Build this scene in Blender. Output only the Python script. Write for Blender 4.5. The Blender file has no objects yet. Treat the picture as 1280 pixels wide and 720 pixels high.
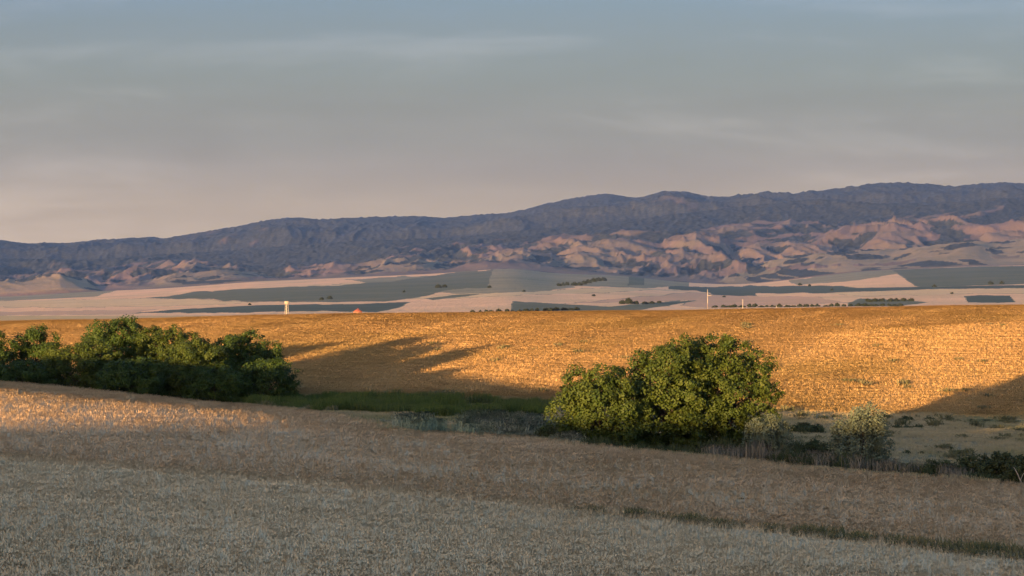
import bpy, math, random
import numpy as np
from mathutils import Vector

# ------------------------------------------------------------------ camera, sky, sun, exposure
SC = bpy.context.scene
COL = SC.collection
F = 3630.0                       # focal length in pixels of a 1280 px wide picture
AZ = math.radians(24.5)          # sunlight travels forward and 24.5 degrees to the right
KSUN = 0.042                     # slope of the sunlight (2.4 degrees)
cam_d = bpy.data.cameras.new('camera'); cam = bpy.data.objects.new('camera', cam_d); COL.objects.link(cam)
cam_d.sensor_width = 36.0; cam_d.lens = F / 1280 * 36.0
cam_d.clip_start = 0.5; cam_d.clip_end = 80000
cam.location = (0, 0, 0); cam.rotation_euler = (math.radians(90), 0, 0)
SC.camera = cam

SKY_STRENGTH = 0.15
world = bpy.data.worlds.new('World'); SC.world = world; world.use_nodes = True
nt = world.node_tree; nt.nodes.clear()
def wn(t, **k):
    n = nt.nodes.new(t)
    for a, b in k.items(): setattr(n, a, b)
    return n
sky = wn('ShaderNodeTexSky', sky_type='NISHITA', sun_disc=False)
sky.sun_elevation = math.atan(KSUN); sky.sun_rotation = math.radians(180) + AZ
sky.altitude = 300; sky.air_density = 1.0; sky.dust_density = 10.0; sky.ozone_density = 2.1
bg = wn('ShaderNodeBackground'); out = wn('ShaderNodeOutputWorld')
bg.inputs['Strength'].default_value = SKY_STRENGTH
# a thin high cloud veil lies over the clear sky, the same in every direction: grey blue above, dusty near the horizon
tc = wn('ShaderNodeTexCoord'); sp = wn('ShaderNodeSeparateXYZ'); nt.links.new(tc.outputs['Generated'], sp.inputs[0])
cr = wn('ShaderNodeValToRGB'); el = cr.color_ramp
VEIL = [(0.0, (.55,.39,.25)), (.0287, (.44,.335,.225)), (.05, (.26,.24,.20)), (.0725, (.145,.155,.165)), (.1, (.025,.035,.125)), (.2, (.03,.05,.10)), (1.0, (.03,.05,.09))]
while len(el.elements) < len(VEIL): el.elements.new(.5)
for e, (p, c) in zip(el.elements, VEIL): e.position = p; e.color = (*c, 1)
nt.links.new(sp.outputs['Z'], cr.inputs[0])
mpn = wn('ShaderNodeMapping'); mpn.inputs['Scale'].default_value = (3.2, 3.2, 20.0); mpn.inputs['Rotation'].default_value = (0, .05, 0); nt.links.new(tc.outputs['Generated'], mpn.inputs[0])
nz = wn('ShaderNodeTexNoise'); nz.inputs['Scale'].default_value = 2.6; nz.inputs['Detail'].default_value = 9; nz.inputs['Roughness'].default_value = .58; nz.inputs['Distortion'].default_value = .4
nt.links.new(mpn.outputs[0], nz.inputs['Vector'])
mr = wn('ShaderNodeMapRange'); mr.inputs[1].default_value = .34; mr.inputs[2].default_value = .68; mr.inputs[3].default_value = .90; mr.inputs[4].default_value = 1.08
nt.links.new(nz.outputs['Fac'], mr.inputs[0])
vs = wn('ShaderNodeVectorMath', operation='SCALE'); nt.links.new(cr.outputs[0], vs.inputs[0]); nt.links.new(mr.outputs[0], vs.inputs['Scale'])
mw = wn('ShaderNodeMapRange'); mw.inputs[1].default_value = .53; mw.inputs[2].default_value = .74; mw.inputs[3].default_value = 0; mw.inputs[4].default_value = .065
nt.links.new(nz.outputs['Fac'], mw.inputs[0])
wisp = wn('ShaderNodeVectorMath', operation='SCALE'); wisp.inputs[0].default_value = (1.0, .86, .80); nt.links.new(mw.outputs[0], wisp.inputs['Scale'])
va = wn('ShaderNodeVectorMath', operation='ADD'); nt.links.new(vs.outputs[0], va.inputs[0]); nt.links.new(wisp.outputs[0], va.inputs[1])
vm = wn('ShaderNodeVectorMath', operation='ADD'); nt.links.new(sky.outputs[0], vm.inputs[0]); nt.links.new(va.outputs[0], vm.inputs[1])
nt.links.new(vm.outputs[0], bg.inputs[0])
nt.links.new(bg.outputs[0], out.inputs[0])
SKY_NODES = (nt, sky, bg)

sun_d = bpy.data.lights.new('sun', 'SUN'); sun = bpy.data.objects.new('sun', sun_d); COL.objects.link(sun)
sun_d.energy = 2.85; sun_d.angle = math.radians(0.5); sun_d.color = (1.0, 0.59, 0.255)
sdir = Vector((math.sin(AZ), math.cos(AZ), -KSUN)).normalized()
sun.rotation_euler = sdir.to_track_quat('-Z', 'Y').to_euler()

SC.view_settings.view_transform = 'Standard'; SC.view_settings.look = 'None'
SC.view_settings.gamma = 1.0; SC.view_settings.use_curve_mapping = False
SC.view_settings.exposure = 3.1

rng = np.random.default_rng(7)
random.seed(7)

# ------------------------------------------------------------------ helpers
def tag(o, label=None, cat=None, group=None, kind=None):
    if label: o['label'] = label
    if cat: o['category'] = cat
    if group: o['group'] = group
    if kind: o['kind'] = kind
    return o

def mesh_np(name, V, faces, mat=None, smooth=False):
    """V (n,3); faces (m,3) or (m,4) int array"""
    V = np.asarray(V, np.float32); Fc = np.asarray(faces, np.int32)
    me = bpy.data.meshes.new(name)
    k = Fc.shape[1]
    me.vertices.add(len(V)); me.vertices.foreach_set('co', V.ravel())
    me.loops.add(Fc.size); me.loops.foreach_set('vertex_index', Fc.ravel())
    me.polygons.add(len(Fc))
    me.polygons.foreach_set('loop_start', np.arange(0, Fc.size, k, dtype=np.int32))
    me.polygons.foreach_set('loop_total', np.full(len(Fc), k, np.int32))
    if smooth: me.polygons.foreach_set('use_smooth', np.ones(len(Fc), bool))
    me.update(calc_edges=True)
    if mat: me.materials.append(mat)
    return me

def link(name, me, parent=None):
    o = bpy.data.objects.new(name, me); COL.objects.link(o)
    if parent: o.parent = parent
    return o

def empty(name, loc, rz=0.0):
    o = bpy.data.objects.new(name, None); COL.objects.link(o)
    o.location = loc; o.rotation_euler = (0, 0, rz); o.empty_display_size = 0.5
    return o

def _h(ix, iy, seed):
    n = (ix.astype(np.int64) * 374761393 + iy.astype(np.int64) * 668265263 + seed * 974711) & 0xffffffff
    n = ((n ^ (n >> 13)) * 1274126177) & 0xffffffff
    n = n ^ (n >> 16)
    return (n & 0xffff) / 65535.0
def vnoise(x, y, seed=0):
    x = np.asarray(x, float); y = np.asarray(y, float)
    ix = np.floor(x); iy = np.floor(y); fx = x - ix; fy = y - iy
    fx = fx*fx*fx*(fx*(fx*6-15)+10); fy = fy*fy*fy*(fy*(fy*6-15)+10)
    a = _h(ix, iy, seed); b = _h(ix+1, iy, seed); c = _h(ix, iy+1, seed); d = _h(ix+1, iy+1, seed)
    return (a + (b-a)*fx + (c-a)*fy + (a-b-c+d)*fx*fy)*2 - 1
def fbm(x, y, seed=0, octv=4, gain=0.5, lac=2.03):
    s = 0; a = 1; t = 0
    for i in range(octv):
        s = s + a*vnoise(x, y, seed+i*17); t += a; a *= gain; x = x*lac + 3.7; y = y*lac - 1.9
    return s/t
def ridged(x, y, seed=0, octv=4, gain=0.5):
    s = 0; a = 1; t = 0; w = 1
    for i in range(octv):
        n = 1 - np.abs(vnoise(x, y, seed+i*13)); n = n*n
        s = s + a*n*w; t += a; w = np.clip(n*1.3, 0, 1); a *= gain; x = x*2.07+1.3; y = y*2.07+5.1
    return s/t
def sstep(x, a, b):
    t = np.clip((np.asarray(x, float)-a)/(b-a), 0, 1); return t*t*(3-2*t)

# ------------------------------------------------------------------ materials
MATS = {}
def mat(name, c1, c2=None, scale=1.0, detail=4, c3=None, scale3=0.05, amt3=0.5, rough=0.9, bump=0.0, bscale=2.0,
        bdist=0.1, transl=0.0, attr=None, spec=0.1, stretch=None, lift=0.0, pasture=None):
    m = bpy.data.materials.new(name); m.use_nodes = True; MATS[name] = m
    t = m.node_tree; N = t.nodes; L = t.links; N.clear()
    o = N.new('ShaderNodeOutputMaterial'); p = N.new('ShaderNodeBsdfPrincipled')
    p.inputs['Roughness'].default_value = rough; p.inputs['Specular IOR Level'].default_value = spec
    g = N.new('ShaderNodeNewGeometry'); pos = g.outputs['Position']
    if stretch:
        mp = N.new('ShaderNodeMapping'); mp.inputs['Rotation'].default_value = (0, 0, stretch[1]); mp.inputs['Scale'].default_value = stretch[0]
        L.new(pos, mp.inputs[0]); pos = mp.outputs[0]
    def noise(s, d, r=0.55):
        n = N.new('ShaderNodeTexNoise'); n.inputs['Scale'].default_value = s; n.inputs['Detail'].default_value = d
        n.inputs['Roughness'].default_value = r; L.new(pos, n.inputs['Vector']); return n.outputs['Fac']
    def ramp(fac, lo, hi):
        r = N.new('ShaderNodeMapRange'); r.inputs[1].default_value = lo; r.inputs[2].default_value = hi
        L.new(fac, r.inputs[0]); return r.outputs[0]
    def mix(f, a, b):
        x = N.new('ShaderNodeMix'); x.data_type = 'RGBA'
        if isinstance(f, float): x.inputs[0].default_value = f
        else: L.new(f, x.inputs[0])
        for i, v in ((6, a), (7, b)):
            if isinstance(v, tuple): x.inputs[i].default_value = (*v, 1)
            else: L.new(v, x.inputs[i])
        return x.outputs[2]
    col = c1
    if c2: col = mix(ramp(noise(scale, detail), 0.32, 0.68), c1, c2)
    if c3: 
        f = ramp(noise(scale3, 3), 0.45, 0.68)
        mm = N.new('ShaderNodeMath'); mm.operation = 'MULTIPLY'; mm.inputs[1].default_value = amt3; L.new(f, mm.inputs[0])
        col = mix(mm.outputs[0], col, c3)
    if pasture:
        a = N.new('ShaderNodeAttribute'); a.attribute_name = 'pasture'
        col = mix(ramp(a.outputs['Fac'], .4, 1.05), col, mix(ramp(noise(.0035, 4), .38, .62), pasture[0], pasture[1]))
    if attr:
        a = N.new('ShaderNodeAttribute'); a.attribute_name = attr[0]
        b1, b2 = attr[1], attr[2]
        col2 = mix(ramp(noise(attr[3], 4), 0.35, 0.65), b1, b2)
        sharp = ramp(a.outputs['Fac'], 0.3, 0.7)
        col = mix(sharp, col, col2)
    if isinstance(col, tuple): p.inputs['Base Color'].default_value = (*col, 1)
    else: L.new(col, p.inputs['Base Color'])
    if bump:
        bn = N.new('ShaderNodeBump'); bn.inputs['Strength'].default_value = bump; bn.inputs['Distance'].default_value = bdist
        L.new(noise(bscale, 5, 0.65), bn.inputs['Height']); L.new(bn.outputs[0], p.inputs['Normal'])
    if lift:      # brightening put into the shading: stalk normals tilted upward to take more skylight
        sc_ = N.new('ShaderNodeVectorMath'); sc_.operation = 'ADD'; sc_.inputs[1].default_value = (0, 0, lift); L.new(g.outputs['Normal'], sc_.inputs[0])
        nn = N.new('ShaderNodeVectorMath'); nn.operation = 'NORMALIZE'; L.new(sc_.outputs[0], nn.inputs[0]); L.new(nn.outputs[0], p.inputs['Normal'])
    if transl:
        tr = N.new('ShaderNodeBsdfTranslucent'); ms = N.new('ShaderNodeMixShader'); ms.inputs[0].default_value = transl
        if isinstance(col, tuple): tr.inputs[0].default_value = (*col, 1)
        else: L.new(col, tr.inputs[0])
        L.new(p.outputs[0], ms.inputs[1]); L.new(tr.outputs[0], ms.inputs[2]); L.new(ms.outputs[0], o.inputs[0])
    else: L.new(p.outputs[0], o.inputs[0])
    return m

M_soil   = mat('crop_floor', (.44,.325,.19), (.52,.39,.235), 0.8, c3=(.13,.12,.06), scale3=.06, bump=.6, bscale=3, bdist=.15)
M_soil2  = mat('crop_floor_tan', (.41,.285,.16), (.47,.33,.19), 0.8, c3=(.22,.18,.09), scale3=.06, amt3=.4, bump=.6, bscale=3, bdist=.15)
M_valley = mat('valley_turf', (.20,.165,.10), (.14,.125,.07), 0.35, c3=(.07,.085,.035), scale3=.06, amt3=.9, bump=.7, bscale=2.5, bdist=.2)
M_hill   = mat('hill_crop_floor', (.50,.325,.145), (.43,.275,.12), 0.35, bump=.8, bscale=2.2, bdist=.25)
M_wheatA = mat('pale_wheat', (.70,.545,.34), (.60,.46,.28), 1.3, c3=(.51,.37,.21), scale3=.055, amt3=.6, transl=.3, lift=1.0)
M_wheatB = mat('tan_wheat', (.58,.405,.24), (.48,.335,.19), .9, c3=(.40,.28,.145), scale3=.04, amt3=.6, transl=.3, lift=.7)
M_wheatC = mat('golden_wheat', (.47,.30,.13), (.41,.26,.108), .5, c3=(.35,.24,.085), scale3=.03, amt3=.6, transl=.12, lift=.25)
M_drygrass = mat('dry_grass_blade', (.34,.28,.17), (.25,.21,.12), .5, c3=(.15,.16,.07), scale3=.06, amt3=.7, transl=.15)
M_weed   = mat('weed_green', (.065,.072,.03), (.16,.14,.075), .8, transl=.2)
M_grass  = mat('lush_grass', (.042,.066,.016), (.085,.11,.027), .5, c3=(.07,.075,.035), scale3=.12, transl=.25)
M_reed   = mat('grey_reed', (.34,.35,.27), (.24,.27,.18), .5, c3=(.13,.19,.08), scale3=.08, transl=.15)
M_dead   = mat('bleached_stalk', (.19,.165,.125), (.11,.10,.075), .8, transl=.1)
M_leaf   = mat('tree_leaf', (.017,.036,.007), (.034,.056,.009), .9, c3=(.02,.038,.009), scale3=.25, transl=.10, spec=.12, rough=.6)
M_leaf2  = mat('tree_leaf_olive', (.019,.036,.006), (.046,.060,.009), .9, c3=(.027,.044,.009), scale3=.25, transl=.10, spec=.12, rough=.6)
M_silver = mat('silver_leaf', (.07,.092,.062), (.12,.14,.092), .9, transl=.15)
M_dark   = mat('dark_leaf', (.03,.042,.018), (.05,.06,.028), .9, transl=.1)
M_bark   = mat('bark', (.035,.028,.02), (.06,.048,.036), 4, bump=.6, bscale=8, bdist=.05)
M_branch = mat('bleached_branch', (.36,.31,.25), (.22,.19,.15), 5)

# ------------------------------------------------------------------ near terrain as a function of (X, Y)
UT = np.arange(-2000, 3400, 5.0)
def curve(pts, sig=45.0):
    xs, ys = zip(*pts); y = np.interp(UT, xs, ys)
    k = np.exp(-0.5*(np.arange(-40, 41)*5.0/sig)**2); k /= k.sum()
    return np.convolve(np.pad(y, 40, mode='edge'), k, mode='valid')
WH = 0.25        # the sheet lies this far under the ears: the dense crop below is closed
vA = curve([(-2000,565),(-750,565),(-400,562),(0,568),(300,592),(600,620),(800,640),(1000,662),(1280,692),(1700,722)])
YA = curve([(0,140),(300,136),(600,130),(800,123),(1000,116),(1280,106),(1700,100)])
vB = curve([(-1800,405),(-700,412),(-450,432),(-250,458),(0,489),(100,498),(200,506),(320,518),(420,534),(520,541),(640,547),(800,565),(900,574),(1000,587),(1100,595),(1190,601),(1280,607),(1700,625)], 25)
YB = curve([(-700,250),(-300,232),(0,207),(420,207),(640,214),(1000,205),(1280,195)])
vE = curve([(-750,425),(-400,446),(0,473),(60,478),(130,486),(230,497),(300,503),(400,513),(440,522),(500,542),(560,552),(640,566),(1000,590),(1280,650)], 18)
YE = curve([(300,296),(400,280),(460,255),(520,244),(640,240),(1280,232)], 30)
vF = curve([(0,486),(380,493),(540,491),(700,496),(1000,520),(1280,533),(1700,545)])
vC = curve([(-1800,420),(0,404),(220,398),(400,393.5),(640,391),(900,387.5),(1280,382),(1700,377),(3000,365)])
def zz(v, Y): return (360.0-v)/F*Y
zA = zz(vA, YA)-WH; zB = zz(vB, YB)-WH
zE = zz(vE, YE) - curve([(300,.55),(520,0.)])
YF = curve([(450,385),(700,352),(950,330)])
zF = zz(vF, YF); zC = zz(vC, 520.0)-WH
one = np.ones_like(UT)
zV = zE*.35+zF*.65 - curve([(300,0),(520,.25),(1280,.3)])        # valley floor
wfl = curve([(480,0),(560,1)])
zV = zV*(1-wfl) + wfl*(zF-curve([(560,.2),(700,.9),(1000,.4),(1280,.1)]))
ST = [(0*one, -1.7*one), (30*one, -4.35*one), (60*one, -7.15*one), (YA-8, zA+0.12), (YA, zA-.02), (YA+6, zA-.55), (YA+25, zz(vA+4, YA+25)-WH), ((YA+25)*.5+YB*.5, (zz(vA+4, YA+25)-WH)*.5+zB*.5+.15-curve([(-900,1.2),(-300,.8),(0,0)])),
      (YB, zB), (YB+8, zB-.25), (YE, zE), (np.maximum(YE+12, 290), zV), (YF, zF), (YF*.78+520*.22, zF+(zC-zF)*.27), (YF*.48+520*.52, zF+(zC-zF)*.66),
      (YF*.22+520*.78, zF+(zC-zF)*.90), (520*one, zC), (600*one, zC-1.2), (760*one, zC-6), (1000*one, -17.0*one), (2200*one, -21*one)]
SY = np.array([a for a, b in ST]); SZ = np.array([b for a, b in ST])
for i in range(1, len(SY)): SY[i] = np.maximum(SY[i], SY[i-1]+3)
dd = (SZ[1:]-SZ[:-1])/(SY[1:]-SY[:-1])
SM = np.zeros_like(SZ); SM[0] = dd[0]; SM[-1] = dd[-1]
SM[1:-1] = np.where(dd[1:]*dd[:-1] > 0, 2*dd[1:]*dd[:-1]/(dd[1:]+dd[:-1]+1e-9), (dd[1:]+dd[:-1])*.12)

def ridge(s, t):   # the slope the photographer stands on, cresting just behind
    z = np.interp(s, [-400,-200,-90,-60,-44,-35,-28,-15,0,25,60,400], [-10,-6,-2.2,-.75,-.28,-.23,-.33,-.95,-1.7,-3.9,-7.15,-8])
    rise = np.interp(t, [-230,-159,-137,-127,-102,-96,-88], [3.6,2.9,-.8,-2.2,-2.6,-1.9,-.1])
    return z+rise*np.exp(-((s+38)/22)**2)
def ground(X, Y):
    X = np.asarray(X, float); Y = np.asarray(Y, float)
    X, Y = np.broadcast_arrays(X, Y)
    Yc = np.maximum(Y, 1.0)
    u = np.clip(640+F*X/Yc, -1995, 3390)
    fi = (u-UT[0])/5.0; i0 = np.clip(fi.astype(int), 0, len(UT)-2); fr = fi-i0
    res = np.zeros(X.shape)
    def S(A, k): return A[k, i0]*(1-fr)+A[k, i0+1]*fr
    for k in range(len(SY)-1):
        y0 = S(SY, k); y1 = S(SY, k+1)
        msk = (Yc >= y0) & ((Yc < y1) | (k == len(SY)-2))
        if not msk.any(): continue
        h = y1-y0; t = np.clip((Yc-y0)/h, 0, 1); z0 = S(SZ, k); z1 = S(SZ, k+1); m0 = S(SM, k)*h; m1 = S(SM, k+1)*h
        z = (2*t**3-3*t**2+1)*z0+(t**3-2*t**2+t)*m0+(-2*t**3+3*t**2)*z1+(t**3-t**2)*m1
        res = np.where(msk, z, res)
    # nearer lobe of the golden hill on the right
    A = 3.1*sstep(u, 970, 1330)
    yl = 428-0.03*(u-1000)
    res = res + A*np.where(Y < yl, np.exp(-((Y-yl)/60)**2), np.exp(-((Y-yl)/21)**2))
    und = fbm(X/30, Y/40, 5, 2)*.16*sstep(Y, 60, 110) + fbm(X/7, Y/9, 9, 2)*.02
    und = und*(1-.6*sstep(Y, 180, 220)*(1-sstep(Y, 320, 360)))
    res = res+und
    s = X*math.sin(AZ)+Y*math.cos(AZ)
    t = X*math.cos(AZ)-Y*math.sin(AZ)
    w = sstep(Y, 36, 62)
    return ridge(s, t)*(1-w)+res*w

def hit(u, v, ymin=70.0, ymax=700.0):
    """the ground point seen through picture point (u, v)"""
    Y = np.arange(ymin, ymax, 0.5); X = (u-640)/F*Y
    d = ground(X, Y)-(360-v)/F*Y
    k = np.where(d >= 0)[0]
    k = k[0] if len(k) else len(Y)-1
    return Vector((X[k], Y[k], float(ground(X[k], Y[k]))))
def on(u, Y):
    X = (u-640)/F*Y
    return Vector((X, Y, float(ground(X, Y))))
def tab(A, u): return np.interp(u, UT, A)

def sheet(name, us, Yrows, mat_, mask=None):
    U, YY = np.meshgrid(us, Yrows); X = (U-640)/F*YY
    Z = ground(X, YY)
    return U, YY, X, Z

ucols = np.concatenate([np.geomspace(24000, 1700, 14)*-1+640, np.arange(-1000, -260, 60), np.arange(-250, 1531, 9), np.arange(1580, 2300, 60), np.geomspace(1700, 24000, 14)+640])
ucols = np.unique(ucols)
Yrows = np.concatenate([np.geomspace(60, 560, 330), np.geomspace(570, 2200, 36)])
U, YY = np.meshgrid(ucols, Yrows); XX = (U-640)/F*YY; ZZ = ground(XX, YY)
nr, nc = U.shape
idx = np.arange(nr*nc).reshape(nr, nc)
quads = np.stack([idx[:-1,:-1], idx[:-1,1:], idx[1:,1:], idx[1:,:-1]], -1).reshape(-1, 4)
uc = ((U[:-1,:-1]+U[1:,1:])/2).ravel(); yc = ((YY[:-1,:-1]+YY[1:,1:])/2).ravel()
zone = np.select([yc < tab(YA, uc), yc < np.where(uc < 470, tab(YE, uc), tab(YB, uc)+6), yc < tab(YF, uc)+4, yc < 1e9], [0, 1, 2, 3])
Vall = np.stack([XX, YY, ZZ], -1).reshape(-1, 3)
def submesh(name, sel, m):
    q = quads[sel]; used, inv = np.unique(q, return_inverse=True)
    return link(name, mesh_np(name, Vall[used], inv.reshape(-1, 4), m, True))
tag(submesh('near_field', zone == 0, M_soil), 'soil of the pale field nearest the viewer', kind='structure')
tag(submesh('middle_field', zone == 1, M_soil2), 'soil of the tan field sloping up to the sunlit crest', kind='structure')
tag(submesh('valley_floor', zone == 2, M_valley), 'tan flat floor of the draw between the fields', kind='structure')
tag(submesh('golden_hill', zone == 3, M_hill), 'long golden hill catching the evening sun', kind='structure')
# slope underfoot and behind the viewer
gx = np.linspace(-400, 400, 161); gy = np.linspace(-220, 60, 71)
GX, GY = np.meshgrid(gx, gy); GZ = ground(GX, GY)
ii = np.arange(GX.size).reshape(GX.shape)
q = np.stack([ii[:-1,:-1], ii[:-1,1:], ii[1:,1:], ii[1:,:-1]], -1).reshape(-1, 4)
tag(link('home_slope', mesh_np('home_slope', np.stack([GX, GY, GZ], -1).reshape(-1, 3), q, M_soil, True)), 'grassy slope under the viewer', kind='structure')

# ------------------------------------------------------------------ far plain and mountains
v_f = curve([(-600,378),(0,372),(96,366),(151,363),(220,359),(327,351),(430,347),(537,344),(616,338),(640,335),(685,342),(778,345),(840,352),(900,356),(939,356),(987,350),(1081,339),(1212,333),(1280,332),(1800,330)], 20)
v_m = curve([(-600,335),(0,327),(113,325),(220,317),(330,310),(413,303),(561,297),(640,289),(727,282),(795,274),(870,265),(912,260),(1010,251),(1137,256),(1280,251),(1800,248)], 14)
v_fb = curve([(-600,340),(0,334),(192,330),(310,326),(434,316),(469,307),(548,303),(658,296),(778,290),(875,283),(969,279),(1081,272),(1175,267),(1280,262),(1800,258)], 20)
v_s = curve([(-600,315),(0,300),(30,303),(80,303),(130,298),(160,297),(205,300),(240,292),(300,283),(340,275),(360,272),(400,275),(440,272),(520,271),(560,272),(600,267),(640,265),(680,255),(720,247),(760,242),(780,246),(800,248),(830,240),(860,241),(880,247),(910,250),(935,247),(970,243),(1000,244),(1040,238),(1065,236),(1090,231),(1120,230),(1150,231),(1190,234),(1230,230),(1260,229),(1280,231),(1800,240)], 5)
GYS = [2200, 2600, 3000, 4500, 6500, 9000, 11000]; GG = [1.04, .93, .80, .52, .29, .10, 0]
def plain_v(u, Y):
    vf = tab(v_f, u); v0 = np.interp(u, [-600, 0, 640, 1280, 1800], [412, 405, 394, 386, 380])
    return vf+(v0-vf)*np.interp(Y, GYS, GG)
fu = np.concatenate([np.linspace(-9000, -700, 12), np.arange(-600, -160, 30), np.arange(-150, 1431, 1.6), np.arange(1450, 1900, 30), np.linspace(2000, 10300, 12)])
# plain rows: equal steps in the mapping
gs = np.linspace(1.04, 0, 190); prow = np.interp(gs[::-1], GG[::-1], GYS[::-1])[::-1]
PU, PY = np.meshgrid(fu, prow)
PV = plain_v(PU, PY); PX = (PU-640)/F*PY
PZ = zz(PV, PY) + fbm(PX/900, PY/1500, 31, 3)*np.interp(PY, [2200, 3500, 9000, 11000], [1.0, 3.0, 9, 6]) \
     + fbm(PX/260, PY/420, 37, 2)*np.interp(PY, [2200, 5000, 11000], [.3, 1.2, 2.0])
PZ[0] = ground(np.clip(PX[0], -1e9, 1e9), np.full_like(PX[0], 2200.0))
M_pwheat = mat('far_ripe_wheat', (.68,.395,.22), (.58,.34,.185), .012, c3=(.46,.31,.17), scale3=.004, amt3=.8, stretch=((1, .35, 1), .2), bump=1.0, bscale=.08, bdist=8)
M_pgreen = mat('far_green_crop', (.074,.082,.054), (.098,.10,.064), .01, c3=(.135,.12,.075), scale3=.003, bump=.8, bscale=.06, bdist=5)
M_pdark  = mat('far_dark_crop', (.045,.058,.045), (.065,.076,.055), .01, bump=.8, bscale=.06, bdist=5)
M_polive = mat('far_olive_pasture', (.23,.19,.12), (.17,.155,.10), .006, c3=(.11,.12,.08), scale3=.002, bump=1, bscale=.05, bdist=8)
pu = ((PU[:-1,:-1]+PU[1:,1:])/2).ravel(); pv = ((PV[:-1,:-1]+PV[1:,1:])/2).ravel()
pidx = np.arange(PU.size).reshape(PU.shape)
pq = np.stack([pidx[:-1,:-1], pidx[:-1,1:], pidx[1:,1:], pidx[1:,:-1]], -1).reshape(-1, 4)
PVX = np.stack([PX, PY, PZ], -1).reshape(-1, 3)
def inpoly(x, y, poly):
    c = np.zeros(x.shape, bool); n = len(poly)
    for i in range(n):
        x1, y1 = poly[i]; x2, y2 = poly[(i+1) % n]
        cond = ((y1 > y) != (y2 > y)) & (x < (x2-x1)*(y-y1)/((y2-y1) if y2 != y1 else 1e-9)+x1)
        c ^= cond
    return c
FIELDS = [  # plots of the far plain, nearest first does not matter: later ones win
 ('olive_pasture', M_polive, [(430,349),(540,345),(600,348),(700,352),(720,361),(610,368),(540,366),(545,356)]),
 ('olive_pasture', M_polive, [(-150,372),(60,364),(150,362),(120,369),(60,374),(-150,385)]),
 ('olive_pasture', M_polive, [(615,330),(700,340),(860,352),(860,358),(780,360),(700,358),(600,364),(590,360),(612,345)]),
 ('olive_pasture', M_polive, [(985,352),(1080,338),(1140,330),(1180,333),(1120,342),(1060,351),(1000,356)]),
 ('green_field', M_pgreen, [(183,374),(250,366),(330,361),(430,357),(500,349),(560,343),(616,338),(612,349),(610,361),(560,364),(520,372),(480,377),(330,376)]),
 ('dark_green_field', M_pdark, [(165,392),(250,386),(320,381.5),(420,382),(475,380),(512,379),(495,387),(470,391),(400,389),(300,391)]),
 ('dark_green_field', M_pdark, [(-150,399),(0,397),(80,396),(140,400),(120,408),(-150,412)]),
 ('green_field', M_pgreen, [(640,378),(700,381),(760,385),(790,382),(850,376),(835,384),(800,389),(638,393)]),
 ('green_strip', M_pgreen, [(530,373),(575,369),(606,368.5),(570,372),(540,375)]),
 ('green_field', M_pgreen, [(784,346.5),(805,345.5),(806,357),(784,357)]),
 ('dark_green_field', M_pdark, [(835,358.5),(980,357),(1130,357),(1290,356),(1500,356),(1500,361),(1280,361.5),(1160,362),(1060,365),(1020,366.5),(945,365),(944,370),(890,368.5),(888,365),(835,361)]),
 ('green_field', M_pgreen, [(1114,338),(1160,336),(1212,334),(1280,333),(1500,331),(1500,353),(1280,354),(1200,356),(1150,357),(1135,350)]),
 ('dark_green_field', M_pdark, [(1205,370.5),(1262,369.5),(1268,379),(1210,379)]),
 ('green_field', M_pgreen, [(1060,379),(1075,374),(1130,375.5),(1160,379),(1120,384),(1060,384)]),
 ('ploughed_strip', M_pdark, [(800,379),(825,378),(870,376.5),(850,380),(800,383)]),
]
M_ptan = mat('far_tan_stubble', (.52,.36,.205), (.45,.32,.18), .012, c3=(.40,.30,.17), scale3=.003, bump=1.0, bscale=.08, bdist=8)
M_prose = mat('far_rose_stubble', (.46,.28,.185), (.39,.25,.16), .012, c3=(.37,.26,.16), scale3=.003, bump=1.0, bscale=.08, bdist=8)
FIELDS[:0] = [('tan_field', M_ptan, [(-150,382),(20,377),(180,374.5),(330,376.5),(250,380),(100,383),(-150,388)]),
 ('rose_field', M_prose, [(-150,391),(60,388),(200,387),(160,393),(-150,396)]),
 ('tan_field', M_ptan, [(300,362),(430,355),(540,345),(600,339),(560,343),(430,357),(330,361.5)]),
 ('tan_field', M_ptan, [(500,373),(600,366),(780,361),(860,362),(700,368),(560,374)]),
 ('rose_field', M_prose, [(700,381),(860,366),(945,370),(1020,372),(1060,380),(880,386),(850,384),(860,376)]),
 ('tan_field', M_ptan, [(1020,367),(1160,362.5),(1500,361.5),(1500,366),(1200,368),(1080,371)])]
own = np.full(len(pq), -1)
for k, (n_, m_, poly) in enumerate(FIELDS):
    own[inpoly(pu, pv+0.6*vnoise(pu/14, pv/3, 77), poly)] = k
ow = own.reshape(PU.shape[0]-1, PU.shape[1]-1); ed = np.zeros_like(ow, bool)
ed[:, 1:] |= ow[:, 1:] != ow[:, :-1]; ed[1:] |= ow[1:] != ow[:-1]
ed &= (vnoise(pu/9, pv/2, 88).reshape(ow.shape) > -.25)
own[ed.ravel()] = 900
def plainmesh(name, sel, m):
    used, inv = np.unique(pq[sel], return_inverse=True)
    return link(name, mesh_np(name, PVX[used], inv.reshape(-1, 4), m, True))
tag(plainmesh('wheat_plain', own < 0, M_pwheat), 'pinkish ripe wheat plain stretching to the foothills', kind='structure')
tag(plainmesh('field_margin', own == 900, M_polive), kind='structure')
for k, (n_, m_, poly) in enumerate(FIELDS):
    if (own == k).any(): tag(plainmesh(n_, own == k, m_), kind='structure')

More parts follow.
